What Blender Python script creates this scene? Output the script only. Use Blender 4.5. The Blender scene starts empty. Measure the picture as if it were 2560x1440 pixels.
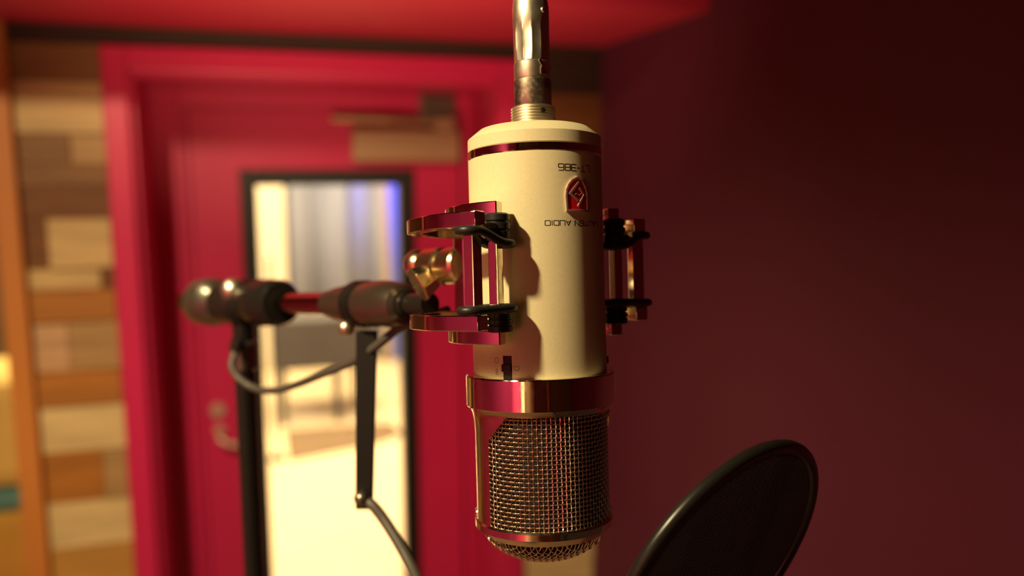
import bpy, bmesh, math, random
from mathutils import Vector, Matrix
random.seed(7)
C = bpy.context.scene.collection
S = bpy.context.scene
PI = math.pi
def rad(a): return a * PI / 180

# ------------------------------------------------------------------ camera
FPX = 2100.0                      # focal length in pixels of the 2560 wide frame
PITCH = rad(8.3)
CAM = Vector((0, 0, 1.85))
CR = Vector((1, 0, 0))
CF = Vector((0, math.cos(PITCH), -math.sin(PITCH)))
CU = Vector((0, math.sin(PITCH), math.cos(PITCH)))
cd = bpy.data.cameras.new('camera')
cam = bpy.data.objects.new('camera', cd)
C.objects.link(cam)
cam.location = CAM
cam.rotation_euler = (PI / 2 - PITCH, 0, 0)
cd.sensor_width = 36
cd.lens = 36 * FPX / 2560
cd.clip_start = 0.02
cd.dof.use_dof = True
cd.dof.focus_distance = 0.352
cd.dof.aperture_fstop = 4.2
S.camera = cam
S.view_settings.view_transform = 'Standard'
S.view_settings.look = 'None'
S.view_settings.gamma = 1
S.view_settings.exposure = 0
S.view_settings.use_curve_mapping = False

# ------------------------------------------------------------------ room frame
PSI = rad(17)
UD = Vector((math.cos(PSI), math.sin(PSI), 0))      # along the back wall, to the right
ND = Vector((math.sin(PSI), -math.cos(PSI), 0))     # out of the back wall into the booth
CORNER = Vector((0.2655, 2.6312, 0))
ROOM = Matrix(((UD.x, ND.x, 0, CORNER.x), (UD.y, ND.y, 0, CORNER.y), (0, 0, 1, 0), (0, 0, 0, 1)))
def RP(u, n, z): return CORNER + UD * u + ND * n + Vector((0, 0, z))

# mic frame (millimetres): x right, y away, z along the microphone's axis
LEAN = 0.027
MX = (CR * math.cos(LEAN) + CU * math.sin(LEAN))
MZ = (CU * math.cos(LEAN) - CR * math.sin(LEAN))
MO = CAM + CF * 0.38 + CR * (65 / FPX * 0.38)
MIC = Matrix(((MX.x, CF.x, MZ.x, MO.x), (MX.y, CF.y, MZ.y, MO.y), (MX.z, CF.z, MZ.z, MO.z), (0, 0, 0, 1)))
def MP(x, y, z): return MIC @ Vector((x / 1000, y / 1000, z / 1000))

# ------------------------------------------------------------------ lights
W = bpy.data.worlds.new('world'); S.world = W; W.use_nodes = True
W.node_tree.nodes['Background'].inputs[0].default_value = (0.02, 0.012, 0.01, 1)
W.node_tree.nodes['Background'].inputs[1].default_value = 0.05
WARM = (1.0, 0.78, 0.42)
def spot(name, loc, target, power, col, size, blend, r):
    d = bpy.data.lights.new(name, 'SPOT'); d.energy = power; d.color = col
    d.spot_size = rad(size); d.spot_blend = blend; d.shadow_soft_size = r
    o = bpy.data.objects.new(name, d); C.objects.link(o); o.location = loc
    o.rotation_euler = (Vector(target) - Vector(loc)).to_track_quat('-Z', 'Y').to_euler(); return o
def area(name, loc, target, power, col, sx, sy):
    d = bpy.data.lights.new(name, 'AREA'); d.energy = power; d.color = col
    d.shape = 'RECTANGLE'; d.size = sx; d.size_y = sy
    o = bpy.data.objects.new(name, d); C.objects.link(o); o.location = loc
    o.rotation_euler = (Vector(target) - Vector(loc)).to_track_quat('-Z', 'Y').to_euler(); return o
KEY = Vector((-0.67, -0.10, 2.54))
spot('key_downlight', KEY, (-0.45, 0.55, 0.6), 78, WARM, 112, 0.5, 0.030)
spot('wall_downlight', RP(-1.65, 1.75, 2.54), RP(-1.15, 0.0, 0.45), 130, (1, 0.76, 0.42), 105, 1.0, 0.04)
spot('side_downlight', RP(-2.2, 2.9, 2.54), RP(-2.9, 2.7, 1.3), 62, (1, 0.72, 0.62), 120, 1.0, 0.05)  # added fill on the unseen left wall, gives the metal pink reflections
spot('uplight', RP(-1.05, 1.45, 1.25), RP(-0.75, 0.42, 2.3), 88, (1, 0.66, 0.36), 75, 1.0, 0.04)  # added fill spot, stands in for light bounced onto the soffit
spot('rear_downlight', RP(-2.3, 3.3, 2.54), RP(-2.72, 3.9, 1.4), 260, WARM, 80, 1.0, 0.05)  # added fill that brightens the unseen cream strip behind the camera
area('live_room_lamp_warm', RP(-1.0, -2.3, 2.9), RP(-1.0, -2.4, 0), 210, (1, 0.78, 0.50), 1.6, 1.6)
area('live_room_lamp_far', RP(-0.6, -4.0, 2.9), RP(-0.6, -3.7, 0), 200, (1, 0.74, 0.40), 1.0, 1.0)  # added fill to brighten the far part of the live room floor
area('live_room_lamp_side', RP(-2.4, -4.2, 2.6), RP(-1.6, -5.6, 1.2), 60, (1, 0.8, 0.6), 0.6, 0.6)
spot('live_room_blue_light', RP(0.7, -4.5, 3.05), RP(0.33, -5.4, 1.85), 620, (0.04, 0.12, 1.0), 32, 0.9, 0.05)

# ------------------------------------------------------------------ materials
def mat(name, col, rough=0.5, metal=0.0, noise=None, bump=0.0, bscale=200, coat=0, spec=None, rnoise=None, emit=None, sheen=None):
    m = bpy.data.materials.new(name); m.use_nodes = True
    nt = m.node_tree; b = nt.nodes['Principled BSDF']
    b.inputs['Base Color'].default_value = (*col, 1)
    b.inputs['Roughness'].default_value = rough
    b.inputs['Metallic'].default_value = metal
    if coat: b.inputs['Coat Weight'].default_value = coat; b.inputs['Coat Roughness'].default_value = 0.15
    if spec is not None: b.inputs['Specular IOR Level'].default_value = spec
    tc = nt.nodes.new('ShaderNodeTexCoord')
    if noise:
        col2, sc, stretch = noise
        mp = nt.nodes.new('ShaderNodeMapping'); mp.inputs['Scale'].default_value = stretch
        nz = nt.nodes.new('ShaderNodeTexNoise'); nz.inputs['Scale'].default_value = sc; nz.inputs['Detail'].default_value = 6
        cr = nt.nodes.new('ShaderNodeValToRGB')
        cr.color_ramp.elements[0].position = 0.35; cr.color_ramp.elements[1].position = 0.68
        cr.color_ramp.elements[0].color = (*col, 1); cr.color_ramp.elements[1].color = (*col2, 1)
        nt.links.new(tc.outputs['Object'], mp.inputs[0]); nt.links.new(mp.outputs[0], nz.inputs['Vector'])
        nt.links.new(nz.outputs['Fac'], cr.inputs[0]); nt.links.new(cr.outputs[0], b.inputs['Base Color'])
    if rnoise:
        r2, sc = rnoise
        nz = nt.nodes.new('ShaderNodeTexNoise'); nz.inputs['Scale'].default_value = sc; nz.inputs['Detail'].default_value = 5
        mr = nt.nodes.new('ShaderNodeMapRange'); mr.inputs[1].default_value = 0.45; mr.inputs[2].default_value = 0.75
        mr.inputs[3].default_value = rough; mr.inputs[4].default_value = r2
        nt.links.new(tc.outputs['Object'], nz.inputs['Vector']); nt.links.new(nz.outputs['Fac'], mr.inputs[0])
        nt.links.new(mr.outputs[0], b.inputs['Roughness'])
    if bump:
        nz = nt.nodes.new('ShaderNodeTexNoise'); nz.inputs['Scale'].default_value = bscale; nz.inputs['Detail'].default_value = 3
        bp = nt.nodes.new('ShaderNodeBump'); bp.inputs['Strength'].default_value = bump; bp.inputs['Distance'].default_value = 0.0004
        nt.links.new(tc.outputs['Object'], nz.inputs['Vector']); nt.links.new(nz.outputs['Fac'], bp.inputs['Height'])
        nt.links.new(bp.outputs[0], b.inputs['Normal'])
    if emit: b.inputs['Emission Color'].default_value = (*emit[0], 1); b.inputs['Emission Strength'].default_value = emit[1]
    return m
M = {}
M['cream'] = mat('cream_paint', (0.77, 0.69, 0.42), 0.52, bump=0.09, bscale=6000, noise=((0.82, 0.74, 0.46), 900, (1, 1, 1)))
M['chrome'] = mat('gold_tinted_chrome', (0.86, 0.76, 0.60), 0.045, 1.0, rnoise=(0.16, 320))
M['steel'] = mat('warm_steel', (0.94, 0.88, 0.70), 0.36, 1.0, rnoise=(0.42, 120))
M['worn'] = mat('worn_dark_steel', (0.30, 0.25, 0.20), 0.35, 1.0, noise=((0.66, 0.56, 0.42), 150, (1, 1, 1)), rnoise=(0.5, 500))
M['wire'] = mat('mesh_wire_metal', (1.0, 0.86, 0.68), 0.25, 1.0)
M['rim'] = mat('satin_grille_frame', (0.84, 0.70, 0.54), 0.16, 1.0, rnoise=(0.26, 300))
M['gold'] = mat('polished_gold', (0.98, 0.80, 0.48), 0.24, 1.0)
M['rubber'] = mat('black_rubber', (0.018, 0.017, 0.015), 0.42, bump=0.1, bscale=3000)
M['black'] = mat('black_plastic', (0.008, 0.007, 0.006), 0.5)
M['inside'] = mat('dark_inner_basket', (0.014, 0.006, 0.005), 0.7, 0.0)
M['ink'] = mat('black_engraving', (0.012, 0.010, 0.008), 0.6)
M['enamel'] = mat('red_enamel', (0.72, 0.008, 0.020), 0.2, 0.0, coat=1)
M['emblem'] = mat('emblem_metal', (0.90, 0.66, 0.58), 0.42, 0.85)
M['satin_black'] = mat('satin_black_metal', (0.022, 0.021, 0.018), 0.25, 0.2)
M['dark_steel'] = mat('dark_grey_steel', (0.30, 0.30, 0.24), 0.3, 0.9)
M['brown_grip'] = mat('dark_grip', (0.24, 0.19, 0.15), 0.27, 0.85)
M['cable'] = mat('grey_black_cable', (0.10, 0.09, 0.075), 0.45)
M['popblack'] = mat('pop_filter_black', (0.014, 0.013, 0.011), 0.32)
M['nylon'] = mat('black_nylon', (0.020, 0.015, 0.014), 0.55, spec=0.4)
M['red'] = mat('red_paint', (0.60, 0.017, 0.10), 0.40, noise=((0.56, 0.015, 0.092), 3, (1, 1, 1)))
M['redwall'] = mat('red_wall_paint', (0.50, 0.016, 0.050), 0.65, noise=((0.47, 0.014, 0.044), 3, (1, 1, 1)))
M['redpink'] = mat('magenta_wall_paint', (0.62, 0.03, 0.15), 0.7, noise=((0.58, 0.028, 0.13), 3, (1, 1, 1)))
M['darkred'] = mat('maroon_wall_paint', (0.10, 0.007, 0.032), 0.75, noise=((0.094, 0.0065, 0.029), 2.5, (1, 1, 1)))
M['darkceil'] = mat('dark_ceiling', (0.03, 0.012, 0.010), 0.9, noise=((0.025, 0.01, 0.01), 3, (1, 1, 1)))
M['floorw'] = mat('booth_floor_wood', (0.28, 0.18, 0.09), 0.5, noise=((0.22, 0.14, 0.07), 6, (1, 8, 1)))
M['rearwood'] = mat('brown_panelling', (0.11, 0.065, 0.025), 0.6, noise=((0.08, 0.045, 0.018), 5, (1, 1, 0.2)))
M['blue'] = mat('blue_wall_paint', (0.10, 0.15, 0.60), 0.8)  # even blue for the panel right of the curtain
M['liveflo'] = mat('live_floor_wood', (0.80, 0.64, 0.40), 0.45, noise=((0.74, 0.58, 0.35), 2.5, (1, 6, 1)))
M['blackframe'] = mat('black_window_frame', (0.010, 0.008, 0.006), 0.5)
M['curtain'] = mat('grey_curtain', (0.25, 0.27, 0.36), 0.9, noise=((0.20, 0.22, 0.31), 5, (1, 1, 0.2)))
M['plaster'] = mat('cream_plaster', (0.62, 0.56, 0.42), 0.9, noise=((0.58, 0.52, 0.39), 2, (1, 1, 1)))
M['panelblue'] = mat('pale_wall', (0.6, 0.6, 0.66), 0.9, noise=((0.56, 0.56, 0.62), 2, (1, 1, 1)))
M['piano'] = mat('grey_cover', (0.07, 0.065, 0.06), 0.7, noise=((0.055, 0.05, 0.05), 5, (1, 1, 1)))
M['tan'] = mat('tan_painted_metal', (0.42, 0.27, 0.15), 0.4, 0.3)
M['handle'] = mat('brushed_handle', (0.62, 0.40, 0.32), 0.4, 0.4)
M['orange'] = mat('orange_wood', (0.55, 0.20, 0.04), 0.5, noise=((0.46, 0.16, 0.03), 8, (1, 1, 0.15)))
M['tanpanel'] = mat('tan_panel', (0.36, 0.27, 0.19), 0.8, noise=((0.32, 0.24, 0.17), 3, (1, 1, 0.3)))
M['boomchrome'] = mat('dark_chrome_tube', (0.52, 0.42, 0.32), 0.14, 1.0)
M['rug'] = mat('brown_rug', (0.20, 0.13, 0.07), 0.95, noise=((0.16, 0.10, 0.05), 30, (1, 1, 1)))  # brown tone that carries the shadow on the live room floor
M['olive'] = mat('olive_board', (0.22, 0.17, 0.09), 0.8, noise=((0.18, 0.14, 0.07), 4, (1, 1, 1)))
M['yellow'] = mat('yellow_fabric', (0.85, 0.62, 0.16), 0.9)
M['teal'] = mat('teal_fabric', (0.10, 0.30, 0.28), 0.9)
M['ochre'] = mat('ochre_fabric', (0.70, 0.42, 0.06), 0.9, noise=((0.62, 0.36, 0.05), 9, (1, 1, 1)))
def wood(name, c):
    return mat(name, c, 0.6, noise=(tuple(v * 0.72 for v in c), 14, (0.35, 1, 4)), bump=0.3, bscale=60)
WD = {'dk': wood('dark_wood', (0.085, 0.028, 0.008)), 'br': wood('brown_wood', (0.22, 0.10, 0.03)),
      'lt': wood('pale_wood', (0.60, 0.41, 0.18)), 'ob': wood('orange_brown_wood', (0.42, 0.155, 0.022)),
      'dr': wood('red_brown_wood', (0.17, 0.055, 0.008)), 'pk': wood('pinkish_wood', (0.58, 0.34, 0.18)),
      'tn': wood('tan_wood', (0.42, 0.25, 0.10)), 'or': wood('honey_wood', (0.55, 0.28, 0.06)),
      'bk': wood('black_stained_wood', (0.03, 0.010, 0.004)), 'lt2': wood('cream_wood', (0.70, 0.52, 0.25))}
# glass: thin pane, mostly clear with a Fresnel reflection
g = bpy.data.materials.new('window_glass'); g.use_nodes = True
nt = g.node_tree; nt.nodes.clear()
out = nt.nodes.new('ShaderNodeOutputMaterial'); mx = nt.nodes.new('ShaderNodeMixShader')
tr = nt.nodes.new('ShaderNodeBsdfTransparent'); tr.inputs[0].default_value = (0.93, 0.95, 0.94, 1)
gl = nt.nodes.new('ShaderNodeBsdfGlossy'); gl.inputs['Roughness'].default_value = 0.02
fr = nt.nodes.new('ShaderNodeFresnel'); fr.inputs[0].default_value = 1.45
nt.links.new(fr.outputs[0], mx.inputs[0]); nt.links.new(tr.outputs[0], mx.inputs[1]); nt.links.new(gl.outputs[0], mx.inputs[2])
nt.links.new(mx.outputs[0], out.inputs[0]); M['glass'] = g

# ------------------------------------------------------------------ helpers
def obj(name, bm, m, parent=None, smooth=None, bevel=None, mw=None):
    me = bpy.data.meshes.new(name)
    bmesh.ops.recalc_face_normals(bm, faces=bm.faces)
    if smooth is not None:
        for f in bm.faces: f.smooth = True
        for e in bm.edges:
            if len(e.link_faces) == 2 and e.calc_face_angle(0) > rad(smooth): e.smooth = False
    bm.to_mesh(me); bm.free()
    me.materials.append(m)
    o = bpy.data.objects.new(name, me); C.objects.link(o)
    if parent: o.parent = parent
    if mw is not None: o.matrix_world = mw
    if bevel:
        b = o.modifiers.new('bevel', 'BEVEL'); b.width = bevel; b.segments = 2; b.limit_method = 'ANGLE'; b.angle_limit = rad(35)
        b.harden_normals = False
    return o
def empty(name, mw, label=None, cat=None, group=None, kind=None):
    o = bpy.data.objects.new(name, None); C.objects.link(o); o.matrix_world = mw
    o.empty_display_size = 0.02
    return tag(o, label, cat, group, kind)
def tag(o, label=None, cat=None, group=None, kind=None):
    if label: o['label'] = label
    if cat: o['category'] = cat
    if group: o['group'] = group
    if kind: o['kind'] = kind
    return o
def box(bm, a, b):
    vs = [bm.verts.new((x, y, z)) for x in (a[0], b[0]) for y in (a[1], b[1]) for z in (a[2], b[2])]
    for f in ((0, 1, 3, 2), (4, 6, 7, 5), (0, 4, 5, 1), (2, 3, 7, 6), (0, 2, 6, 4), (1, 5, 7, 3)):
        bm.faces.new([vs[i] for i in f])
    return vs
def NB(): return bmesh.new()
def lathe(bm, prof, seg=96, mtx=None, closed=False):
    rings = []
    for r, z in prof:
        if r < 1e-7:
            rings.append([bm.verts.new((0, 0, z))])
        else:
            rings.append([bm.verts.new((r * math.cos(2 * PI * i / seg), r * math.sin(2 * PI * i / seg), z)) for i in range(seg)])
    pairs = list(zip(rings, rings[1:]))
    if closed: pairs.append((rings[-1], rings[0]))
    for a, b in pairs:
        if len(a) == 1 and len(b) == 1: continue
        for i in range(seg):
            j = (i + 1) % seg
            if len(a) == 1: bm.faces.new((a[0], b[i], b[j]))
            elif len(b) == 1: bm.faces.new((a[i], a[j], b[0]))
            else: bm.faces.new((a[i], a[j], b[j], b[i]))
    if mtx is not None:
        for rg in rings:
            for v in rg: v.co = mtx @ v.co
def mm(prof): return [(r / 1000, z / 1000) for r, z in prof]
def tube(bm, pts, r, sides=8, closed=False, cap=True, up=None):
    pts = [Vector(p) for p in pts]; n = len(pts); rings = []
    ref = Vector(up) if up else None
    for i, p in enumerate(pts):
        if closed: t = pts[(i + 1) % n] - pts[i - 1]
        else: t = pts[min(i + 1, n - 1)] - pts[max(i - 1, 0)]
        t.normalize()
        if ref is None: ref = t.orthogonal()
        a = (ref - t * ref.dot(t))
        if a.length < 1e-6: a = t.orthogonal()
        a.normalize(); b = t.cross(a)
        if not up: ref = a
        rr = r[i] if isinstance(r, (list, tuple)) else r
        rings.append([bm.verts.new(p + a * (rr * math.cos(2 * PI * k / sides)) + b * (rr * math.sin(2 * PI * k / sides))) for k in range(sides)])
    prs = list(zip(rings, rings[1:]))
    if closed: prs.append((rings[-1], rings[0]))
    for a, b in prs:
        for k in range(sides):
            l = (k + 1) % sides
            bm.faces.new((a[k], a[l], b[l], b[k]))
    if cap and not closed:
        bm.faces.new(rings[0][::-1]); bm.faces.new(rings[-1])
def bez(pts, n=12):   # Catmull-Rom through points
    P = [Vector(p) for p in pts]; P = [P[0] * 2 - P[1]] + P + [P[-1] * 2 - P[-2]]; out = []
    for i in range(1, len(P) - 2):
        for k in range(n):
            t = k / n; a, b, c, d = P[i - 1], P[i], P[i + 1], P[i + 2]
            out.append(0.5 * ((2 * b) + (c - a) * t + (2 * a - 5 * b + 4 * c - d) * t * t + (3 * b - a - 3 * c + d) * t ** 3))
    out.append(P[-2]); return out
def axis_mtx(p, d):   # local z along d
    return Matrix.Translation(p) @ Vector(d).to_track_quat('Z', 'Y').to_matrix().to_4x4()
def cp(px, py, d):    # a point the given distance in front of the camera
    return CAM + CF * d + CR * ((px - 1280) / FPX * d) + CU * ((720 - py) / FPX * d)

# ================================================================== the booth shell
LW, RN, CZ = -2.9, 3.9, 2.6       # left wall u, rear wall n, ceiling height
BT = 0.42                         # back wall thickness
OL, OR, OT = -1.323, -0.312, 2.092   # door opening
def rbox(bm, u0, u1, n0, n1, z0, z1): box(bm, (u0, n0, z0), (u1, n1, z1))
def struct(name, bm, m, parent=None, **k):
    o = obj(name, bm, m, parent, mw=ROOM if parent is None else None, **k)
    if parent is None: o['kind'] = 'structure'
    return o
bm = NB(); rbox(bm, LW - 0.2, 0.2, 0, RN + 0.2, -0.1, 0); struct('floor', bm, M['floorw'])
bm = NB(); rbox(bm, LW - 0.2, 0.2, 0, RN + 0.2, CZ, CZ + 0.1); struct('ceiling', bm, M['darkceil'])
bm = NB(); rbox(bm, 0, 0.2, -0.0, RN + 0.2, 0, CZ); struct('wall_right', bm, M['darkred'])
bm = NB(); rbox(bm, LW - 0.2, LW, 0, RN + 0.2, 0, CZ); struct('wall_left', bm, M['redpink'])
bm = NB(); rbox(bm, LW, 0, RN, RN + 0.2, 0, CZ); struct('wall_rear', bm, M['rearwood'])
for k, (a_, b_) in enumerate(((-2.84, -2.56), (-1.95, -1.88), (-1.2, -1.12))):
    bm = NB(); rbox(bm, a_, b_, RN - 0.04, RN, 0, 2.4); struct('trim_%d' % (k + 3), bm, M['plaster'] if k == 0 else M['orange'])  # unseen strips added behind the camera for the stripes reflected in the collar
# back wall with the door opening and the window opening at the far left
WL, WR, WB, WT = -2.8, -1.64, 0.35, 2.12
bm = NB()
rbox(bm, LW - 0.2, WL, -BT, 0, 0, CZ)
rbox(bm, WL, WR, -BT, 0, 0, WB); rbox(bm, WL, WR, -BT, 0, WT, CZ)
rbox(bm, WR, OL, -BT, 0, 0, CZ)
rbox(bm, OL, OR, -BT, 0, OT, CZ)
rbox(bm, OR, 0.2, -BT, 0, 0, CZ)
wall_back = struct('wall_back', bm, M['redwall'])
# planks on the back wall: each board its own part
rows = [(2.203, 2.156, [(-1.59, 0, 'bk')]),
        (2.156, 2.062, [(-1.59, -1.385, 'br'), (-0.25, 0, 'bk')]),
        (2.062, 1.930, [(-1.59, -1.385, 'lt'), (-0.25, 0, 'dr')]),
        (1.930, 1.854, [(-1.59, -1.47, 'br'), (-1.47, -1.385, 'tn'), (-0.25, 0, 'br')]),
        (1.854, 1.797, [(-1.59, -1.385, 'br'), (-0.25, 0, 'dr')]),
        (1.797, 1.714, [(-1.59, -1.385, 'dr'), (-0.25, 0, 'br')]),
        (1.714, 1.583, [(-1.59, -1.536, 'dr'), (-1.536, -1.385, 'lt'), (-0.25, 0, 'tn')]),
        (1.583, 1.528, [(-1.59, -1.42, 'lt'), (-1.42, -1.385, 'dr'), (-0.25, 0, 'br')]),
        (1.528, 1.444, [(-1.59, -1.385, 'ob'), (-0.25, 0, 'ob')]),
        (1.444, 1.309, [(-1.59, -1.508, 'pk'), (-1.508, -1.385, 'tn'), (-0.25, 0, 'lt')]),
        (1.309, 1.216, [(-1.59, -1.385, 'ob'), (-0.25, 0, 'ob')]),
        (1.216, 1.088, [(-1.59, -1.385, 'lt2'), (-0.25, 0, 'tn')]),
        (1.088, 0.947, [(-1.59, -1.447, 'ob'), (-1.447, -1.385, 'tn'), (-0.25, 0, 'br')]),
        (0.947, 0.816, [(-1.59, -1.385, 'lt2'), (-0.25, 0, 'ob')]),
        (0.816, 0.700, [(-1.59, -1.385, 'or'), (-0.25, 0, 'br')]),
        (0.700, 0.560, [(-1.59, -1.385, 'lt'), (-0.25, 0, 'lt2')]),
        (0.560, 0.430, [(-1.59, -1.385, 'ob'), (-0.25, 0, 'lt2')]),
        (0.430, 0.280, [(-1.59, -1.385, 'lt2'), (-0.25, 0, 'ob')]),
        (0.280, 0.140, [(-1.59, -1.385, 'br'), (-0.25, 0, 'lt')]),
        (0.140, 0.000, [(-1.59, -1.385, 'tn'), (-0.25, 0, 'ob')])]
for z1, z0, segs in rows:
    for u0, u1, k in segs:
        t = random.choice((0.010, 0.014, 0.019, 0.024)) if k != 'bk' else 0.02
        bm = NB(); rbox(bm, u0 + 0.0015, u1 - 0.0015, 0, t, z0 + 0.0015, z1 - 0.0015)
        obj('plank', bm, WD[k], wall_back)
# lowered red soffit along the back and right walls
bm = NB(); rbox(bm, LW, 0, 0.0, 0.65, 2.203, CZ)
struct('trim_1', bm, M['redwall'], bevel=None)
# orange post beside the planks
bm = NB(); rbox(bm, -1.645, -1.592, -0.02, 0.045, 0, 2.203); struct('trim_2', bm, M['orange'], bevel=0.003)
# window left of the post, to the live room
w1 = empty('window_1', ROOM, kind='structure')
bm = NB()
for a in ((WL, WR, WB, WB + 0.03), (WL, WR, WT - 0.03, WT), (WL, WL + 0.03, WB + 0.03, WT - 0.03)):
    rbox(bm, a[0], a[1], -0.10, -0.04, a[2], a[3])
obj('window_frame', bm, M['orange'], w1)
bm = NB(); rbox(bm, WL, WR, -0.075, -0.069, WB, WT); obj('glass', bm, M['glass'], w1)

# ================================================================== door
door = empty('door_1', ROOM, kind='structure')
bm = NB()
rbox(bm, -1.383, OL, 0, 0.035, 0, 2.154); rbox(bm, OR, -0.250, 0, 0.035, 0, 2.154); rbox(bm, OL, OR, 0, 0.035, OT, 2.154)
obj('casing', bm, M['red'], door, bevel=0.004)
bm = NB()   # lining of the deep opening
rbox(bm, OL, OL + 0.012, -BT, 0.0, 0, OT); rbox(bm, OR - 0.012, OR, -BT, 0.0, 0, OT); rbox(bm, OL, OR, -BT, 0.0, OT - 0.012, OT)
obj('jamb_lining', bm, M['red'], door)
bm = NB()   # door stop frame with a stepped edge
L0, L1, LT = -1.205, -0.362, 2.018
rbox(bm, OL + 0.012, L0 - 0.028, -0.34, -0.305, 0, OT - 0.012); rbox(bm, L1 + 0.008, OR - 0.012, -0.34, -0.305, 0, OT - 0.012)
rbox(bm, L0 - 0.028, L1 + 0.008, -0.34, -0.305, LT + 0.018, OT - 0.012)
obj('stop_frame', bm, M['red'], door, bevel=0.003)
bm = NB()
rbox(bm, L0 - 0.028, L0 - 0.004, -0.345, -0.325, 0, LT + 0.018); rbox(bm, L0 - 0.004, L1 + 0.008, -0.345, -0.325, LT + 0.003, LT + 0.018)
rbox(bm, OL, L0 + 0.02, -0.41, -0.366, 0, OT); rbox(bm, L1 - 0.02, OR, -0.41, -0.366, 0, OT); rbox(bm, OL, OR, -0.41, -0.366, LT - 0.02, OT)  # hidden strips added behind the leaf to block light leaking through the gaps
obj('inner_stop', bm, M['red'], door)
G0, G1, GT, GB = -1.064, -0.518, 1.837, 0.28    # black window frame, outer
bm = NB(); y0, y1 = -0.365, -0.32
rbox(bm, L0, G0, y0, y1, 0, LT); rbox(bm, G1, L1, y0, y1, 0, LT); rbox(bm, G0, G1, y0, y1, GT, LT); rbox(bm, G0, G1, y0, y1, 0, GB)
obj('door_leaf', bm, M['red'], door)
bm = NB(); y0, y1 = -0.375, -0.308; w = 0.050
rbox(bm, G0, G0 + w, y0, y1, GB, GT); rbox(bm, G1 - w, G1, y0, y1, GB, GT); rbox(bm, G0 + w, G1 - w, y0, y1, GT - w, GT); rbox(bm, G0 + w, G1 - w, y0, y1, GB, GB + w)
wf = obj('window_frame', bm, M['blackframe'], door, bevel=0.003)
bm = NB(); rbox(bm, G0 + w, G1 - w, -0.345, -0.339, GB + w, GT - w); obj('glass', bm, M['glass'], door)
# lever handle
bm = NB(); lathe(bm, [(0, 0.012), (0.020, 0.012), (0.024, 0.008), (0.024, 0)], 32, axis_mtx(Vector((-1.161, -0.32, 1.077)), (0, 1, 0)))
obj('lock_rose', bm, M['handle'], door, smooth=40)
bm = NB(); lathe(bm, [(0, 0.010), (0.017, 0.010), (0.02, 0)], 32, axis_mtx(Vector((-1.158, -0.32, 1.01)), (0, 1, 0)))
tube(bm, bez([(-1.158, -0.32, 1.01), (-1.158, -0.275, 1.005), (-1.150, -0.262, 0.992), (-1.12, -0.258, 0.978), (-1.075, -0.258, 0.970)]), 0.010, 10)
obj('door_handle', bm, M['handle'], door, smooth=50)
# closer
bm = NB(); rbox(bm, -0.719, -0.374, -0.32, -0.262, 1.862, 1.962)
cl = obj('door_closer', bm, M['tan'], door, bevel=0.006)
bm = NB(); tube(bm, [(-0.42, -0.285, 1.985), (-0.60, -0.268, 1.992), (-0.78, -0.285, 1.996)], 0.011, 8); box(bm, (-0.455, -0.30, 1.962), (-0.395, -0.255, 2.0)); obj('closer_arm', bm, M['tan'], cl)
bm = NB(); box(bm, (-0.50, -0.335, 2.0), (-0.385, -0.275, 2.075)); obj('closer_bracket', bm, M['dark_steel'], cl, bevel=0.004)

# ================================================================== live room beyond
LN = -5.75
bm = NB(); rbox(bm, -5.2, 2.2, LN - 0.2, -BT, -0.1, 0); f2 = struct('floor', bm, M['liveflo'])
bm = NB(); rbox(bm, -5.2, 2.2, LN - 0.2, -BT, 3.2, 3.3); struct('ceiling', bm, M['plaster'])
bm = NB(); rbox(bm, -5.2, 2.2, LN - 0.2, LN, 0, 3.2); struct('wall_far', bm, M['plaster'])
bm = NB(); rbox(bm, -5.4, -5.2, LN, -BT, 0, 3.2); struct('wall_far_left', bm, M['plaster'])
bm = NB(); rbox(bm, 2.2, 2.4, LN, -BT, 0, 3.2); struct('wall_far_right', bm, M['panelblue'])
def curtain(name, u0, u1, n, z0, z1, amp, folds, m, label):
    bm = NB(); N = int((u1 - u0) * 60); rows_ = []
    for i in range(N + 1):
        u = u0 + (u1 - u0) * i / N
        ph = (u - u0) * folds * 2 * PI
        dn = amp * (math.sin(ph + 0.8 * math.sin(ph * 0.37)) + 0.35 * math.sin(ph * 2.3 + 1))
        rows_.append([bm.verts.new((u, n + dn * s, z)) for z, s in ((z0, 1.15), ((z0 + z1) / 2, 1), (z1, 0.7))])
    for a, b in zip(rows_, rows_[1:]):
        for k in range(2): bm.faces.new((a[k], b[k], b[k + 1], a[k + 1]))
    o = obj(name, bm, m, mw=ROOM, smooth=180)
    s = o.modifiers.new('solid', 'SOLIDIFY'); s.thickness = 0.008
    tag(o, label, 'curtain'); return o
curtain('curtain', -0.74, 0.12, LN + 0.25, 0.03, 3.1, 0.06, 2.6, M['curtain'], 'long grey folded curtain seen through the middle of the door window')
bm = NB(); box(bm, (-1.12, LN, 0), (-0.77, LN + 0.45, 3.2)); struct('trim_6', bm, M['plaster'])
bm = NB(); box(bm, (0.11, LN, 0), (0.165, LN + 0.4, 3.2)); struct('trim_7', bm, M['tanpanel'])
bm = NB(); box(bm, (0.165, LN, 0), (0.75, LN + 0.3, 3.2)); struct('trim_8', bm, M['blue'])
kb = empty('keyboard_table', ROOM @ Matrix.Translation((-0.6, -3.9, 0)), 'dark grey table seen through the door glass before the curtain', 'table')
bm = NB(); box(bm, (-0.33, -0.3, 0.40), (0.32, 0.3, 0.77)); obj('table_body', bm, M['piano'], kb, bevel=0.02)
for sx, sy in ((-0.28, -0.25), (0.10, 0.26), (-0.28, 0.25), (0.28, -0.25)):
    bm = NB(); lathe(bm, [(0.0, 0), (0.022, 0), (0.032, 0.40), (0, 0.40)], 16, Matrix.Translation((sx, sy, 0))); obj('leg', bm, M['piano'], kb, smooth=40)
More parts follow.
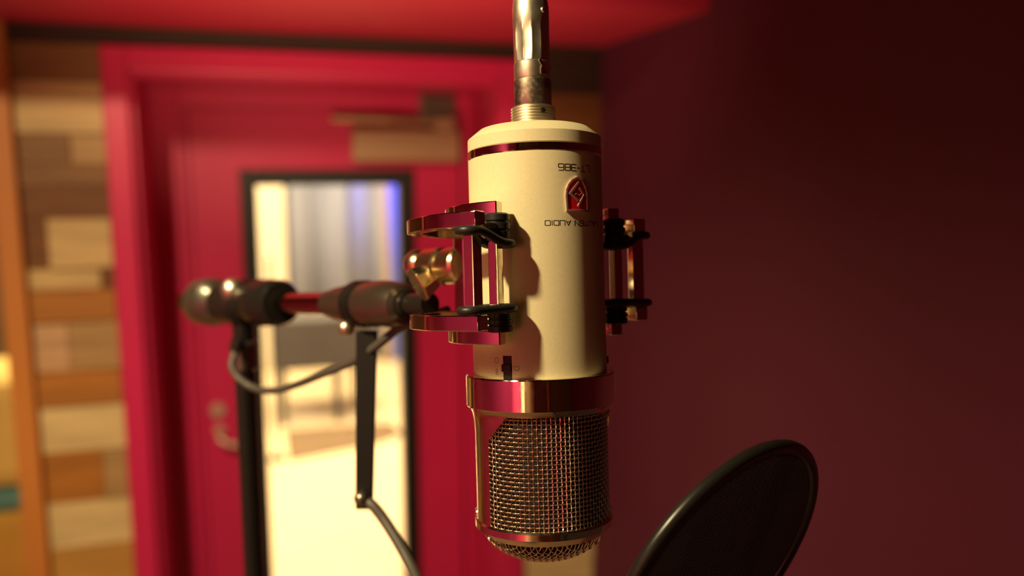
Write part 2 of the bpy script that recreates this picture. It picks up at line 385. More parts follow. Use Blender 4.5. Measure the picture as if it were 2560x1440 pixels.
bm = NB(); lo_ = [(-0.28, 0.42), (0.46, 0.46), (0.50, 0.74), (0.30, 0.88), (-0.28, 1.06)]
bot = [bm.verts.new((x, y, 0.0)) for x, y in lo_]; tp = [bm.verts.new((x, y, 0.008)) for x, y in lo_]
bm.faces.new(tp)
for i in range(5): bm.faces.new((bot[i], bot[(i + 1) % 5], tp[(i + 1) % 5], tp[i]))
tag(obj('rug', bm, M['rug'], mw=ROOM @ Matrix.Translation((-0.6, -3.9, 0))), 'flat brown rug on the pale floor in front of the grey table', 'rug')  # thin sheet shaped and coloured as the floor shadow
ms = empty('thin_stand', ROOM @ Matrix.Translation((-0.95, -2.9, 0)), 'thin dark stand behind the left side of the door glass', 'stand')
bm = NB(); lathe(bm, [(0, 0), (0.05, 0), (0.05, 0.015), (0.01, 0.03), (0, 0.03)], 32); obj('base', bm, M['satin_black'], ms, smooth=40)
bm = NB(); tube(bm, [(0, 0, 0.03), (0, 0, 1.30)], 0.011, 10); obj('pole', bm, M['satin_black'], ms, smooth=60)
# things behind the window at the far left
bm = NB(); box(bm, (-3.4, -1.35, 0), (-1.80, -1.25, 2.5)); tag(obj('folding_screen', bm, M['olive'], mw=ROOM), 'olive grey screen board behind the orange post at the left edge', 'screen')
bm = NB(); box(bm, (-2.45, -1.0, 0.0), (-1.68, -0.52, 0.735)); tag(obj('bench', bm, M['ochre'], mw=ROOM, bevel=0.03), 'mustard bench low at the left edge behind the orange post', 'bench')
bm = NB(); box(bm, (-2.40, -0.99, 0.736), (-1.69, -0.52, 0.80)); tag(obj('seat_pad', bm, M['teal'], mw=ROOM, bevel=0.02), 'flat teal pad lying on the mustard bench at the left edge', 'pad')
bm = NB(); box(bm, (-2.30, -0.97, 0.801), (-1.70, -0.53, 1.17)); tag(obj('cushion', bm, M['yellow'], mw=ROOM, bevel=0.06), 'bright yellow cushion standing on the teal pad at the left edge', 'cushion')

# ================================================================== microphone
mic = empty('condenser_microphone', MIC, 'cream studio condenser microphone hanging upside down with a woven metal grille', 'microphone')
bm = NB(); lathe(bm, mm([(9, 71.2), (24.0, 71.2), (24.7, 71.0), (29.8, 66.9), (30, 66.5), (30, 61.5), (29.8, 61.3), (20, 61.3)]), 160)
obj('end_cap', bm, M['cream'], mic, smooth=25)
bm = NB(); lathe(bm, mm([(25, 61.3), (29.9, 61.3), (30.2, 61.0), (30.2, 57.9), (29.9, 57.6), (25, 57.6)]), 160)
tag(obj('trim_ring', bm, M['chrome'], mic, smooth=25), 'narrow polished ring near the top of the body')
bm = NB(); lathe(bm, mm([(20, 57.6), (29.7, 57.6), (30, 57.3), (30, -38.3), (20, -38.3)]), 192)
body = obj('body', bm, M['cream'], mic, smooth=25)
bm = NB(); lathe(bm, mm([(26, -37.9), (32.9, -37.9), (33.35, -38.1), (33.6, -38.6), (33.6, -51.4), (33.3, -51.9), (32.7, -52.1), (26, -52.1)]), 192)
tag(obj('collar', bm, M['chrome'], mic, smooth=20), 'wide polished collar between body and grille')
# threaded neck
prof = [(7, 71.0), (10.0, 71.0)]
z = 71.2
for i in range(8):
    prof += [(9.45, z), (9.5, z + 0.35), (10.05, z + 0.6), (10.05, z + 0.95)]; z += 1.28
prof += [(9.4, z), (8.6, z + 0.1), (7, z + 0.1)]
bm = NB(); lathe(bm, mm(prof), 96); obj('threaded_neck', bm, M['steel'], mic, smooth=30)
th = rad(24)
bm = NB(); lathe(bm, mm([(0, 0.5), (1.1, 0.5), (1.1, -1), (0, -1)]), 24, axis_mtx(Vector((10.0 * math.sin(th) / 1000, -10.0 * math.cos(th) / 1000, 0.0785)), (math.sin(th), -math.cos(th), 0))); obj('set_screw', bm, M['black'], mic, smooth=30)

def cyl(th, h, r): return Vector((r * math.sin(th) / 1000, -r * math.cos(th) / 1000, h / 1000))
# grille frame: two solid side strips with flared tops, bands above and below the windows
def frame_r(h): return 30.1 + 2.3 * math.exp((h + 52.0) / 3.6)
bm = NB()
WC, WH = 22.0, 74.0            # window centre and half angle (degrees)
NT = 288
def top_h(deg):
    best = None
    for c in (WC, WC + 180):
        a = abs((deg - c + 180) % 360 - 180)
        if a < WH:
            e = WH - a
            return -54.2 if e > 22 else -65.0 + (e / 22) * 10.8
    return None
def quadstrip(bm, degs, hs_fn, inner=1.3, full=False):
    cols = []
    for d in degs:
        hs = hs_fn(d); t = rad(d)
        o_ = [bm.verts.new(cyl(t, h, frame_r(h))) for h in hs]
        i_ = [bm.verts.new(cyl(t, h, frame_r(-80) - inner)) for h in hs]
        cols.append((o_, i_))
    for (o0, i0), (o1, i1) in zip(cols, cols[1:]):
        n = len(o0)
        for k in range(n - 1):
            bm.faces.new((o0[k], o1[k], o1[k + 1], o0[k + 1])); bm.faces.new((i0[k], i0[k + 1], i1[k + 1], i1[k]))
        bm.faces.new((o0[0], i0[0], i1[0], o1[0])); bm.faces.new((o0[-1], o1[-1], i1[-1], i0[-1]))
    for o_, i_ in (cols[0], cols[-1]):
        for k in range(len(o_) - 1): bm.faces.new((o_[k], o_[k + 1], i_[k + 1], i_[k]))
for c in (WC, WC + 180):
    s0 = c + WH; s1 = c + 180 - WH
    quadstrip(bm, [s0 + (s1 - s0) * i / 16 for i in range(17)], lambda d: [-51.9 - 13.1 * (k / 12) for k in range(13)] + [-75, -90, -102.4])
    quadstrip(bm, [c - WH + 2 * WH * i / 88 for i in range(89)], lambda d: [-51.9 + ((top_h(d) or -65.0) + 51.9) * (k / 8) for k in range(9)])
obj('grille_frame', bm, M['rim'], mic, smooth=30)
bm = NB(); lathe(bm, mm([(28.0, -102.2), (30.2, -102.2), (31.0, -102.9), (31.0, -105.6), (30.4, -106.2), (27.2, -109.0), (26.0, -109.0)]), 160, closed=True)
obj('lower_rim', bm, M['rim'], mic, smooth=20)
# small bumps on the two sides of the lower rim
for a in (-95, 101):
    bm = NB(); t = rad(a)
    lathe(bm, mm([(0, 1.2), (2.2, 1.0), (3.4, 0.2), (3.6, -1)]), 24, axis_mtx(cyl(t, -102.0, 30.2), (math.sin(t), -math.cos(t), 0))); obj('rim_boss', bm, M['rim'], mic, smooth=40)
# woven side mesh
bm = NB(); R0 = 29.15; nv = 92; nh = 27; a_ = 0.33; wr = 0.00030
h0, h1 = -52.6, -103.2
dh = (h0 - h1) / nh
for i in range(nv):
    t = 2 * PI * (i + 0.5) / nv; pts = []
    for k in range(nh * 2 + 1):
        ph = (-1) ** i * math.sin(PI * (k / 2.0))
        pts.append(cyl(t, h0 - (k / 2.0) * dh, R0 + a_ * ph))
    tube(bm, pts, wr, 5, up=(math.sin(t), -math.cos(t), 0), cap=False)
for j in range(nh):
    h = h0 - (j + 0.5) * dh; pts = []
    for k in range(nv * 2):
        t = PI * (k + 1) / nv
        i = k / 2.0
        par = math.cos(PI * i) if k % 2 == 0 else 0
        sgn = -(1 if math.sin(PI * (j + 0.5)) > 0 else -1)
        pts.append(cyl(t, h, R0 + a_ * par * sgn * 1.0))
    tube(bm, pts, wr, 5, closed=True, up=(0, 0, 1))
tag(obj('grille_mesh', bm, M['wire'], mic, smooth=60), kind='stuff')
# fine inner screen
bm = NB(); lathe(bm, mm([(27.2, -52.5), (27.2, -104), (24.5, -110), (14, -117.5), (0, -119.2)]), 96); obj('inner_screen', bm, M['inside'], mic, smooth=40)
# woven dome
bm = NB(); RD = 26.9; HD = 13.0
def dome(x, y):
    q = min(1.0, (x * x + y * y) / (RD * RD)); return -108.4 - HD * (1 - q) ** 0.62
pitch = 1.9; n = int(RD / pitch); ca, sa = math.cos(rad(40)), math.sin(rad(40))
for dirn in (0, 1):
    for i in range(-n, n + 1):
        c = i * pitch; L = math.sqrt(max(0, RD * RD - c * c)); ks = int(L / (pitch / 2)); pts = []
        for k in [-999] + list(range(-ks, ks + 1)) + [999]:
            v = max(-L, min(L, k * pitch / 2))
            par = (math.cos(PI * k / 2) if k % 2 == 0 else 0) * (-1) ** i * (1 if dirn else -1) if abs(k) < 900 else 0
            x, y = (c, v) if dirn else (v, c)
            X, Y = x * ca - y * sa, x * sa + y * ca
            nrm = Vector((X / RD, Y / RD, -0.8)).normalized()
            P = Vector((X, Y, dome(X, Y))) + nrm * (0.27 * par)
            if not pts or (P / 1000 - pts[-1]).length > 1e-5: pts.append(P / 1000)
        if len(pts) > 2: tube(bm, pts, wr * 1.1, 5, cap=False)
tag(obj('dome_mesh', bm, M['wire'], mic, smooth=60), kind='stuff')

# ---- lettering engraved on the cylinder (upside down, as the microphone hangs)
TH0 = 33.4
def ribbon(bm, pts, w, r0, r1, closed=False, cap_ext=True):
    # pts in (s, h) millimetres around TH0 on the cylinder of radius 30
    P = [Vector((p[0], p[1])) for p in pts]
    segs = list(zip(P, P[1:])) + ([(P[-1], P[0])] if closed else [])
    for a, b in segs:
        d = b - a; L = d.length
        if L < 1e-6: continue
        d /= L; nrm = Vector((-d.y, d.x)) * (w / 2)
        if cap_ext: a = a - d * w * 0.45; b = b + d * w * 0.45
        n = max(1, int((b - a).length / 1.0)); prev = None
        for k in range(n + 1):
            q = a.lerp(b, k / n); cur = []
            for s in (-1, 1):
                e = q + nrm * s
                for r in (r0, r1): cur.append(bm.verts.new(cyl(rad(TH0) + e.x / 30.0, e.y, r)))
            if prev:
                for i, j in ((0, 1), (1, 3), (3, 2), (2, 0)): bm.faces.new((prev[i], prev[j], cur[j], cur[i]))
            else: bm.faces.new((cur[0], cur[1], cur[3], cur[2]))
            prev = cur
        bm.faces.new((prev[0], prev[2], prev[3], prev[1]))
GL = {'L': [[(0, 1), (0, 0), (1, 0)]], 'T': [[(0, 1), (1, 1)], [(.5, 1), (.5, 0)]], '-': [[(.2, .5), (.8, .5)]],
      '3': [[(0, 1), (.9, 1), (1, .9), (1, .1), (.9, 0), (0, 0)], [(.15, .5), (1, .5)]],
      '8': [[(.1, 0), (.9, 0), (1, .1), (1, .9), (.9, 1), (.1, 1), (0, .9), (0, .1), (.1, 0)], [(0, .5), (1, .5)]],
      '6': [[(.9, 1), (.1, 1), (0, .9), (0, .1), (.1, 0), (.9, 0), (1, .1), (1, .48), (.9, .55), (0, .55)]],
      'A': [[(0, 0), (.5, 1), (1, 0)], [(.2, .3), (.8, .3)]], 'U': [[(0, 1), (0, .1), (.1, 0), (.9, 0), (1, .1), (1, 1)]],
      'E': [[(1, 1), (0, 1), (0, 0), (1, 0)], [(0, .5), (.85, .5)]], 'N': [[(0, 0), (0, 1), (1, 0), (1, 1)]],
      'D': [[(0, 0), (.85, 0), (1, .15), (1, .85), (.85, 1), (0, 1), (0, 0)]], 'I': [[(.5, 0), (.5, 1)]],
      'O': [[(.1, 0), (.9, 0), (1, .1), (1, .9), (.9, 1), (.1, 1), (0, .9), (0, .1), (.1, 0)]]}
def text(s, total, height, hc, w, name, ratio=0.80):
    bm = NB(); wd = {'I': 0.35, '-': 0.7, ' ': 0.55}
    tot = sum(wd.get(c, 1) for c in s); unit = total / tot; x = -total / 2
    for c in s:
        cw = unit * wd.get(c, 1); gw = unit * ratio * (1 if c not in wd else wd[c])
        for st in GL.get(c, []):
            if c == 'I': pts = [(x + cw / 2, (p[1] - .5) * height) for p in st]
            else: pts = [(x + (cw - gw) / 2 + p[0] * gw, (p[1] - .5) * height) for p in st]
            ribbon(bm, [(-px, -py + hc) for px, py in pts], w, 29.8, 30.03)
        x += cw
    return obj(name, bm, M['ink'], body)
text('LT-386', 17.2, 2.7, 50.4, 0.38, 'lettering')
text('LAUTEN AUDIO', 30.0, 2.0, 27.0, 0.33, 'lettering')
# shield emblem
HE = 39.1
def e2(cx, cy): return ((cx - 1183) / 235 * 11.6, (835 - cy) / 350 * 14.6 + HE)
arch = [e2(1080, 1000), e2(1074, 850), e2(1080, 790), e2(1100, 740), e2(1135, 695), e2(1188, 664), e2(1240, 695), e2(1270, 740), e2(1290, 790), e2(1298, 850), e2(1298, 1000)]
ax = [(a[0], a[1]) for a in arch]
def arch_h(s):
    for a, b in zip(ax, ax[1:]):
        lo, hi = min(a[0], b[0]), max(a[0], b[0])
        if lo <= s <= hi and hi - lo > 1e-6 and max(a[1], b[1]) > HE - 1:
            return a[1] + (b[1] - a[1]) * (s - a[0]) / (b[0] - a[0])
    return HE
bm = NB(); cols = []
for i in range(25):
    s = -5.35 + 10.9 * i / 24
    cols.append([bm.verts.new(cyl(rad(TH0) + s / 30, h, r)) for h, r in ((ax[0][1], 29.8), (ax[0][1], 30.45), (arch_h(s), 30.45), (arch_h(s), 29.8))])
for a, b in zip(cols, cols[1:]):
    for k in range(3): bm.faces.new((a[k], a[k + 1], b[k + 1], b[k]))
bm.faces.new(cols[0]); bm.faces.new(cols[-1][::-1])
badge = obj('emblem', bm, M['enamel'], mic); badge['label'] = 'red enamel shield emblem with raised angular mark'
bm = NB(); ribbon(bm, arch, 0.95, 29.8, 30.95, closed=True); obj('emblem_border', bm, M['emblem'], badge, bevel=0.00012)
bm = NB()
ribbon(bm, [e2(1197, 716), e2(1108, 830), e2(1183, 893)], 1.0, 30.3, 30.95)
ribbon(bm, [e2(1192, 950), e2(1262, 832), e2(1212, 780)], 1.0, 30.3, 30.95)
ribbon(bm, [e2(1158, 838), e2(1174, 826), e2(1192, 836), e2(1208, 840), e2(1226, 826)], 0.36, 30.3, 30.85)
obj('emblem_mark', bm, M['emblem'], badge, bevel=0.00012)
# pattern switches
def patch(bm, th_deg, s0, s1, hb, ht, r0, r1):
    n = 4; cols = []
    for i in range(n + 1):
        t = rad(th_deg) + (s0 + (s1 - s0) * i / n) / 30
        cols.append([bm.verts.new(cyl(t, h, r)) for h, r in ((hb, r0), (hb, r1), (ht, r1), (ht, r0))])
    for a, b in zip(cols, cols[1:]):
        for k in range(4): bm.faces.new((a[k], a[(k + 1) % 4], b[(k + 1) % 4], b[k]))
    bm.faces.new(cols[0]); bm.faces.new(cols[-1][::-1])
for a in (-29.0, 95.0):
    bm = NB(); patch(bm, a, -2.1, 2.1, -38.0, -28.2, 29.5, 30.04); sw = obj('switch_slot', bm, M['black'], mic)
    bm = NB(); patch(bm, a, -2.4, 1.9, -34.9, -31.8, 29.8, 31.1); obj('switch_slider', bm, M['rubber'], sw, bevel=0.0002)
TH0_keep = TH0
TH0 = -29.0
bm = NB()
ribbon(bm, [(-5.6 + 1.05 * math.cos(t * PI / 8), -30.2 + 1.15 * math.sin(t * PI / 8)) for t in range(16)], 0.16, 29.8, 30.03, closed=True)
ribbon(bm, [(4.2 + 1.2 * math.cos(t * PI / 8) * (1), -33.2 + (1.2 * math.sin(t * PI / 8) - (0.75 * max(0, math.cos((t - 4) * PI / 8)) ** 6 if True else 0))) for t in range(16)], 0.16, 29.8, 30.03, closed=True)
for hh in (-34.5, -35.8):
    ribbon(bm, [(-5.6 + 0.55 * math.cos(t * PI / 5), hh + 0.6 * math.sin(t * PI / 5)) for t in range(10)], 0.16, 29.8, 30.03, closed=True)
obj('pattern_symbols', bm, M['ink'], body)
TH0 = TH0_keep

# ================================================================== cable connector on the neck
con = empty('cable_connector', MIC @ Matrix.Translation((0, 0, 0.0813)), 'worn metal cable connector plugged into the top of the upside down microphone', 'connector')
def cz(p): return [(r / 1000, (z - 81.3) / 1000) for r, z in p]
bm = NB(); lathe(bm, cz([(5, 81.4), (8.3, 81.4), (8.45, 81.8), (8.45, 93.1), (8.1, 93.8), (6, 93.8)]), 96); obj('barrel', bm, M['worn'], con, smooth=25)
bm = NB(); lathe(bm, cz([(6, 93.9), (8.1, 93.9), (8.25, 94.3), (8.25, 101.1), (8.0, 101.6), (6, 101.6)]), 96); obj('ring', bm, M['steel'], con, smooth=25)
bm = NB()
prof = [(6.0, 101.8), (7.9, 101.8), (8.15, 102.3), (8.15, 117.5), (8.0, 119.2), (8.1, 119.6), (8.1, 150), (6, 151)]
# shell with shallow flats in its lower half
seg = 96; rings = []
for r, z in [(6.0, 101.8), (7.8, 101.8), (8.05, 102.3), (8.1, 108), (8.15, 114), (8.15, 117.4), (8.25, 119.3), (8.25, 126.5), (8.05, 127.2), (8.05, 128.4), (7.8, 129.0), (7.3, 160)]:
    ring = []
    for i in range(seg):
        t = 2 * PI * i / seg; rr = r
        if 102 < z < 118:
            u = (t / (2 * PI) * 12) % 1.0; rr = r - 0.45 * (math.sin(PI * u) ** 0.7) * 1.0
        ring.append(bm.verts.new((rr * math.cos(t) / 1000, rr * math.sin(t) / 1000, (z - 81.3) / 1000)))
    rings.append(ring)
for a, b in zip(rings, rings[1:]):
    for i in range(seg): bm.faces.new((a[i], a[(i + 1) % seg], b[(i + 1) % seg], b[i]))
bm.faces.new(rings[-1])
obj('shell', bm, M['steel'], con, smooth=35)
bm = NB(); t = rad(42)
lathe(bm, mm([(0, .5), (1.0, .45), (1.35, 0), (1.35, -1)]), 20, axis_mtx(Vector((8.2 * math.sin(t) / 1000, -8.2 * math.cos(t) / 1000, 0.0425)), (math.sin(t), -math.cos(t), 0))); obj('shell_pin', bm, M['steel'], con, smooth=40)
# zigzag latch on the ring
bm = NB()
def cs(s, h, r): return Vector((r * math.sin(rad(22) + s / 8.3) / 1000, -r * math.cos(rad(22) + s / 8.3) / 1000, h / 1000))
zz = [(-0.4, 20.0), (0.7, 20.0), (1.5, 17.9), (1.3, 16.2), (2.8, 15.4), (4.2, 15.4), (4.2, 13.9), (0.5, 13.9), (0.5, 16.0), (1.0, 17.4), (-0.1, 19.2)]
lo = [bm.verts.new(cs(s, h, 8.0)) for s, h in zz]; hi = [bm.verts.new(cs(s, h, 8.75)) for s, h in zz]
bm.faces.new(hi)
for i in range(len(zz)):
    j = (i + 1) % len(zz); bm.faces.new((lo[i], lo[j], hi[j], hi[i]))
obj('latch', bm, M['chrome'], con)

# ================================================================== shock mount
ROT = rad(41)
MOUNT = MIC @ Matrix.Rotation(ROT, 4, 'Z')
sm = empty('shock_mount', MOUNT, 'polished open shock mount cage with black rubber bands around the microphone', 'shock mount')
def band(outer, thick, z0, z1, name, m=None):
    P = [Vector(p) for p in outer]; n = len(P); inner = []
    for i, p in enumerate(P):
        a = P[max(i - 1, 0)]; b = P[min(i + 1, n - 1)]; d = (b - a).normalized()
        nrm = Vector((-d.y, d.x))
        if nrm.dot(-p) < 0: nrm = -nrm
        if 0 < i < n - 1:
            d0 = (p - a).normalized(); k = 1 / max(0.5, abs(Vector((-d0.y, d0.x)).dot(nrm)))
        else: k = 1
        inner.append(p + nrm * thick * k)
    bm = NB(); cols = []
    for o_, i_ in zip(P, inner):
        cols.append([bm.verts.new((q.x / 1000, q.y / 1000, z / 1000)) for q, z in ((o_, z0), (o_, z1), (i_, z1), (i_, z0))])
    for a, b in zip(cols, cols[1:]):
        for k in range(4): bm.faces.new((a[k], b[k], b[(k + 1) % 4], a[(k + 1) % 4]))
    bm.faces.new(cols[0]); bm.faces.new(cols[-1][::-1])
    return obj(name, bm, m or M['chrome'], sm, smooth=24, bevel=0.00045)
def roundpoly(pts, r, n=6):
    out = [Vector(pts[0])]
    for i in range(1, len(pts) - 1):
        a, b, c = Vector(pts[i - 1]), Vector(pts[i]), Vector(pts[i + 1])
        u, v = (a - b).normalized(), (c - b).normalized()
        L = min(r, (a - b).length * 0.45, (c - b).length * 0.45)
        p0, p1 = b + u * L, b + v * L
        for k in range(n + 1):
            t = k / n; out.append(p0 * (1 - t) ** 2 + b * 2 * t * (1 - t) + p1 * t * t)
    out.append(Vector(pts[-1])); return out
half = [(51.5, -20.5), (57.3, 3.0), (50.0, 32.0), (26.0, 54.0)]
outl = [(-x, y) for x, y in half] + [(x, y) for x, y in reversed(half)]
outl = roundpoly(outl, 9.0)
band(outl, 6.6, 25.2, 31.4, 'outer_ring'); band(outl, 6.6, -16.6, -10.2, 'outer_ring')
A0, A1 = 65, 295
def arc(R, h): return [(-R * math.sin(rad(d)), -R * math.cos(rad(d))) for d in [h + (360 - 2 * h) * i / 72 for i in range(73)]]
band(arc(41.0, 66), 5.6, 30.0, 36.2, 'inner_ring'); band(arc(41.0, 66), 5.6, -23.0, -17.0, 'inner_ring')
def post(x, y, ang, w1, w2, z0, z1):
    bm = NB(); box(bm, (-w1 / 2000, -w2 / 2000, z0 / 1000), (w1 / 2000, w2 / 2000, z1 / 1000))
    bmesh.ops.transform(bm, matrix=Matrix.Translation((x / 1000, y / 1000, 0)) @ Matrix.Rotation(ang, 4, 'Z'), verts=bm.verts)
    return obj('post', bm, M['chrome'], sm, bevel=0.0003)
for s in (-1, 1):
    # outer post, just inside the end of the outer rings
    post(s * 49.4, -15.6, s * rad(-13.8), 6.0, 4.6, -10.4, 25.4)
    post(s * 36.6, -14.4, s * rad(-13.8), 4.2, 4.6, -17.4, 30.4)
    # rubber rollers against the body
    for zc, kz in ((25.6, 1.15), (-13.6, 0.85)):
        t = rad(70); cx, cy = s * 35.6 * math.sin(t), -35.6 * math.cos(t)
        pr = [(0, zc + 4.9), (3.9, zc + 4.9), (4.9, zc + 4.3), (4.9, zc + 2.3), (4.3, zc + 2.0), (4.3, zc + 1.5), (5.0, zc + 1.2), (5.0, zc - .8), (4.3, zc - 1.1), (4.3, zc - 1.5), (5.0, zc - 1.9), (4.9, zc - 4.4), (3.9, zc - 4.9), (0, zc - 4.9)]
        pr = [(r_ * 1.06, zc + (z_ - zc) * kz) for r_, z_ in pr]
        bm = NB(); lathe(bm, mm(pr), 40, Matrix.Translation((s * 0.0356, -0.0148, 0))); obj('rubber_roller', bm, M['rubber'], sm, smooth=30)
    # rubber bands from outer post to roller
    for za, zb in ((23.6, 18.6), (-8.3, -7.8)):
        A = Vector((s * 51.0, -15.8)); B = Vector((s * 35.4, -15.0)); ra, rb = 4.3, 5.6; pts = []
        d = (B - A).normalized(); nn = Vector((-d.y, d.x))
        for k in range(13):
            t = PI / 2 + PI * k / 12; q = A + d * (ra * math.cos(t)) + nn * (ra * math.sin(t)); pts.append((q.x / 1000, q.y / 1000, za / 1000))
        for k in range(13):
            t = -PI / 2 + PI * k / 12; q = B + d * (rb * math.cos(t)) + nn * (rb * math.sin(t)); pts.append((q.x / 1000, q.y / 1000, zb / 1000))
        # refine the long sides
        bm = NB(); loop = []
        for i, p in enumerate(pts):
            p = Vector(p); q = Vector(pts[(i + 1) % len(pts)]); loop.append(p)
            if (q - p).length > 0.006:
                for k in range(1, 8):
                    f_ = k / 8; e = p.lerp(q, f_); zz_ = p.z + (q.z - p.z) * (3 * f_ * f_ - 2 * f_ ** 3); loop.append(Vector((e.x, e.y, zz_)))
        tube(bm, loop, 0.00185, 12, closed=True, up=(0, 0, 1)); obj('rubber_band', bm, M['rubber'], sm, smooth=60)
# rear spine and gold swivel
bm = NB(); box(bm, (-0.0045, 0.048, -0.0165), (0.0045, 0.057, 0.0313)); obj('spine', bm, M['chrome'], sm, bevel=0.001)
for a_, b_ in ((0.0302, 0.036), (-0.023, -0.0172)):
    bm = NB(); box(bm, (-0.010, 0.035, a_), (0.010, 0.048, b_)); obj('ring_link', bm, M['rubber'], sm, bevel=0.0005)
bm = NB(); lathe(bm, mm([(0, 54), (8.5, 54), (9.5, 56), (9.5, 66), (8.6, 67), (8.6, 70), (9.8, 71), (9.8, 84), (8, 87), (0, 87)]), 40, Matrix.Translation((0, 0, 0.0125)) @ Matrix.Rotation(-PI / 2, 4, 'X')); obj('swivel_barrel', bm, M['gold'], sm, smooth=25)
MI = MOUNT.inverted()
bm = NB(); lathe(bm, mm([(0, -1.0), (9.6, -1.0), (10.2, 0), (9.6, 1.0), (8.0, 6.0), (5.0, 13.0), (0, 14.0)]), 8, MI @ axis_mtx(cp(1046, 712, 0.432), CR * 0.80 + CU * 0.50 + CF * 0.32)); obj('swivel_cone', bm, M['gold'], sm, bevel=0.0005)
bm = NB(); bmesh.ops.create_uvsphere(bm, u_segments=24, v_segments=14, radius=0.0085, matrix=Matrix.Translation(MI @ cp(1048, 662, 0.446))); obj('swivel_ball', bm, M['gold'], sm, smooth=180)
bm = NB(); lathe(bm, mm([(0, 84), (6, 84), (6, 112), (0, 112)]), 24, Matrix.Translation((0, 0, -0.007)) @ Matrix.Rotation(-PI / 2, 4, 'X')); obj('swivel_stem', bm, M['satin_black'], sm, smooth=30)

# ================================================================== boom stand
def BP(R, z=-8): return MOUNT @ Vector((0, R / 1000, z / 1000))
def bz(R): return -7.0 + (R - 118) * 0.010
polept = BP(325, bz(325))
st = empty('microphone_stand', Matrix.Translation((polept.x, polept.y, 0)), 'dark boom stand reaching in from the left behind the microphone', 'microphone stand')
inv = Matrix.Translation((-polept.x, -polept.y, 0))
bdir = (BP(400, bz(400)) - BP(120, bz(120))).normalized()
def along(prof, R0=0, seg=40, base=118):
    bm = NB(); lathe(bm, [(r / 1000, (z - base) / 1000) for r, z in prof], seg, inv @ axis_mtx(BP(base, bz(base)), bdir)); return bm
obj('boom_tip', along([(0, 103), (7, 103), (7, 124), (0, 124)]), M['satin_black'], st, smooth=30)
obj('clutch_grip', along([(0, 108), (8, 108), (11.0, 110), (12.4, 114), (13.6, 126), (13.4, 142), (12.4, 160), (10.4, 178), (8.2, 192), (0, 193)], seg=20), M['brown_grip'], st, smooth=30)
obj('boom_tube', along([(0, 190), (7.2, 190), (7.2, 440), (0, 390)]), M['boomchrome'], st, smooth=30)
obj('clamp_sleeve', along([(0, 258), (14, 258), (16, 262), (17, 292), (14, 300), (14, 318), (17, 322), (17, 350), (0, 352)]), M['satin_black'], st, smooth=30)
kb_ = obj('clamp_knob', along([(0, 346), (9, 348), (9.5, 358), (14, 366), (18.3, 372), (18.8, 376), (18.8, 396), (17.6, 399), (15, 400), (0, 400)], seg=32), M['dark_steel'], st, smooth=35)
bm = NB(); top = polept.z + 0.004
tube(bm, [(0, 0, 0.03), (0, 0, top)], 0.0076, 24); obj('pole', bm, M['satin_black'], st, smooth=50)
bm = NB(); lathe(bm, [(0.0070, top - 0.056), (0.0098, top - 0.054), (0.0098, top - 0.034), (0.0070, top - 0.032)], 24); obj('pole_collar', bm, M['dark_steel'], st, smooth=40)
bm = NB(); q = inv @ BP(318, bz(318) + 8) ; bmesh.ops.create_uvsphere(bm, u_segments=20, v_segments=12, radius=0.009, matrix=Matrix.Translation(inv @ BP(330, bz(335)+9) - (CF*0.012))); obj('chrome_bolt', bm, M['steel'], st, smooth=180)
bm = NB(); lathe(bm, [(0, 0), (0.15, 0), (0.155, 0.01), (0.15, 0.02), (0.03, 0.035), (0.012, 0.06), (0, 0.06)], 48); obj('round_base', bm, M['satin_black'], st, smooth=30)
bm = NB()   # wing screw below the clutch
c0 = inv @ cp(866, 820, 0.500)
bmesh.ops.create_uvsphere(bm, u_segments=20, v_segments=12, radius=0.0050, matrix=Matrix.Translation(c0))
tube(bm, [c0, c0 + CU * 0.008 + CF * 0.006], 0.0025, 8); obj('wing_screw', bm, M['steel'], st, smooth=60)

# ================================================================== pop filter
pc = CAM + CR * 0.0864 - CU * 0.1172 + CF * 0.3516
pn = (CR * 0.589 - CU * 0.423 - CF * 0.689).normalized()
PF = axis_mtx(pc, pn)
pf = empty('pop_filter', PF, 'round black mesh pop filter tilted at the lower right of the microphone', 'pop filter')
bm = NB(); R_ = 0.0597
tube(bm, [(R_ * math.cos(2 * PI * i / 96), R_ * math.sin(2 * PI * i / 96), 0) for i in range(96)], 0.0028, 16, closed=True, up=(0, 0, 1)); obj('hoop', bm, M['popblack'], pf, smooth=60)
PFI = PF.inverted()
for off in (0.0004,):
    bm = NB(); pit = 0.00145; n = int(0.058 / pit)
    lx = (PFI.to_3x3() @ CU); ang0 = math.atan2(lx.y, lx.x) + (rad(7) if off > 0 else rad(3))
    for k in (0, 1):
        a = ang0 + k * PI / 2; d = Vector((math.cos(a), math.sin(a), 0)); e = Vector((-d.y, d.x, 0))
        for i in range(-n, n + 1):
            c = i * pit; L = math.sqrt(0.058 ** 2 - c * c)
            zo = Vector((0, 0, off))
            if L > 0.002: tube(bm, [e * c - d * L + zo, e * c + d * L + zo], 0.00042 if k == 0 else 0.00036, 6, cap=False)
    tag(obj('filter_mesh', bm, M['nylon'], pf, smooth=60), kind='stuff')
bm = NB(); a = [cp(917, 826, 0.495), cp(911, 1272, 0.495)]
wv = CR * 0.0062; tv = CF * 0.0022; vs = []
for q, s in ((a[0], 1.0), (a[1], 0.80)):
    for sx, sy in ((-1, -1), (1, -1), (1, 1), (-1, 1)): vs.append(bm.verts.new(PFI @ (q + wv * sx * s + tv * sy)))
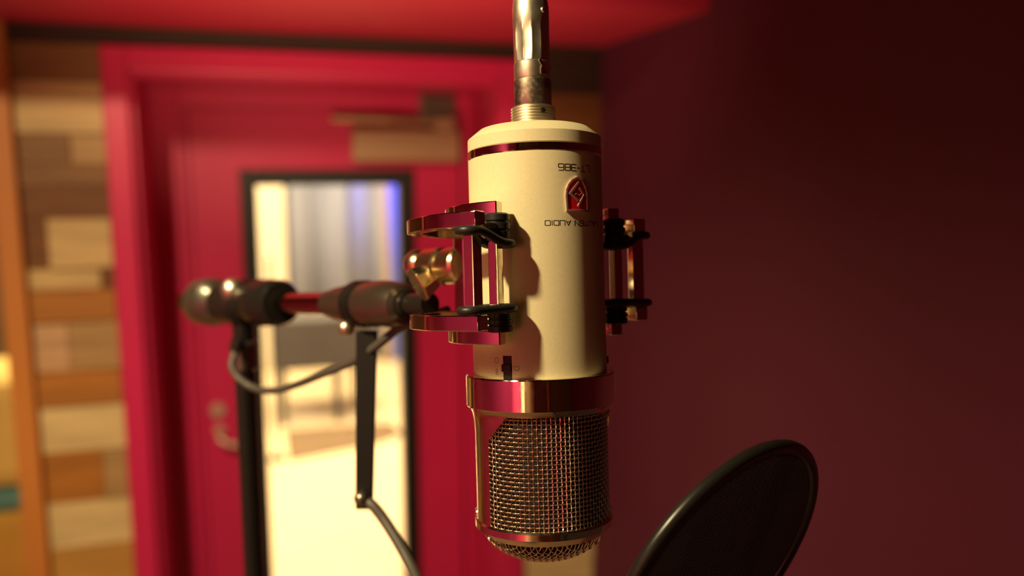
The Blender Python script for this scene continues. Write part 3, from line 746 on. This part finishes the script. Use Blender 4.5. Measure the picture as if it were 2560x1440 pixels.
for f in ((0, 1, 2, 3), (4, 7, 6, 5), (0, 4, 5, 1), (1, 5, 6, 2), (2, 6, 7, 3), (3, 7, 4, 0)): bm.faces.new([vs[i] for i in f])
obj('support_bar', bm, M['black'], pf, bevel=0.0006)
bm = NB(); lathe(bm, mm([(12.8, -5), (14.0, -5), (14.0, 5), (12.8, 5)]), 32, PFI @ axis_mtx(BP(152, bz(152)), bdir), closed=True); obj('clamp', bm, M['black'], pf, smooth=30)
gp = [cp(902, 1246, 0.490), cp(930, 1262, 0.486), cp(962, 1302, 0.482), cp(1003, 1368, 0.474), cp(1040, 1440, 0.466), cp(1110, 1590, 0.455), cp(1270, 1800, 0.435), cp(1480, 1880, 0.400)]
dn = -(CU - pn * CU.dot(pn)).normalized(); bend = pc + dn * 0.0620
gp.append(bend)
bm = NB(); pts = [PFI @ p for p in bez(gp, 14)]
tube(bm, pts, [0.0030 + 0.00022 * (i % 2) for i in range(len(pts))], 12); obj('gooseneck', bm, M['cable'], pf, smooth=60)
bm = NB(); bmesh.ops.create_uvsphere(bm, u_segments=16, v_segments=10, radius=0.0045, matrix=Matrix.Translation(PFI @ cp(904, 1246, 0.487))); obj('gooseneck_joint', bm, M['dark_steel'], pf, smooth=180)

# ================================================================== hanging cable
cpts = [cp(1120, 775, 0.452), cp(1060, 795, 0.462), cp(1000, 818, 0.475), cp(940, 866, 0.49), cp(880, 905, 0.51), cp(800, 938, 0.535), cp(740, 962, 0.56), cp(690, 976, 0.58), cp(640, 972, 0.60), cp(600, 948, 0.605), cp(580, 915, 0.608), cp(590, 875, 0.612)]
bm = NB(); o0 = cpts[7]; tube(bm, [p - o0 for p in bez(cpts, 10)], 0.0026, 12)
cb = obj('microphone_cable', bm, M['cable'], smooth=60, mw=Matrix.Translation(o0)); tag(cb, 'thin dark cable drooping in a loop below the boom arm', 'cable')
bm = NB(); tube(bm, [cpts[-1] - o0, cp(597, 850, 0.612) - o0], 0.0052, 14); obj('cable_plug', bm, M['satin_black'], cb, smooth=40)
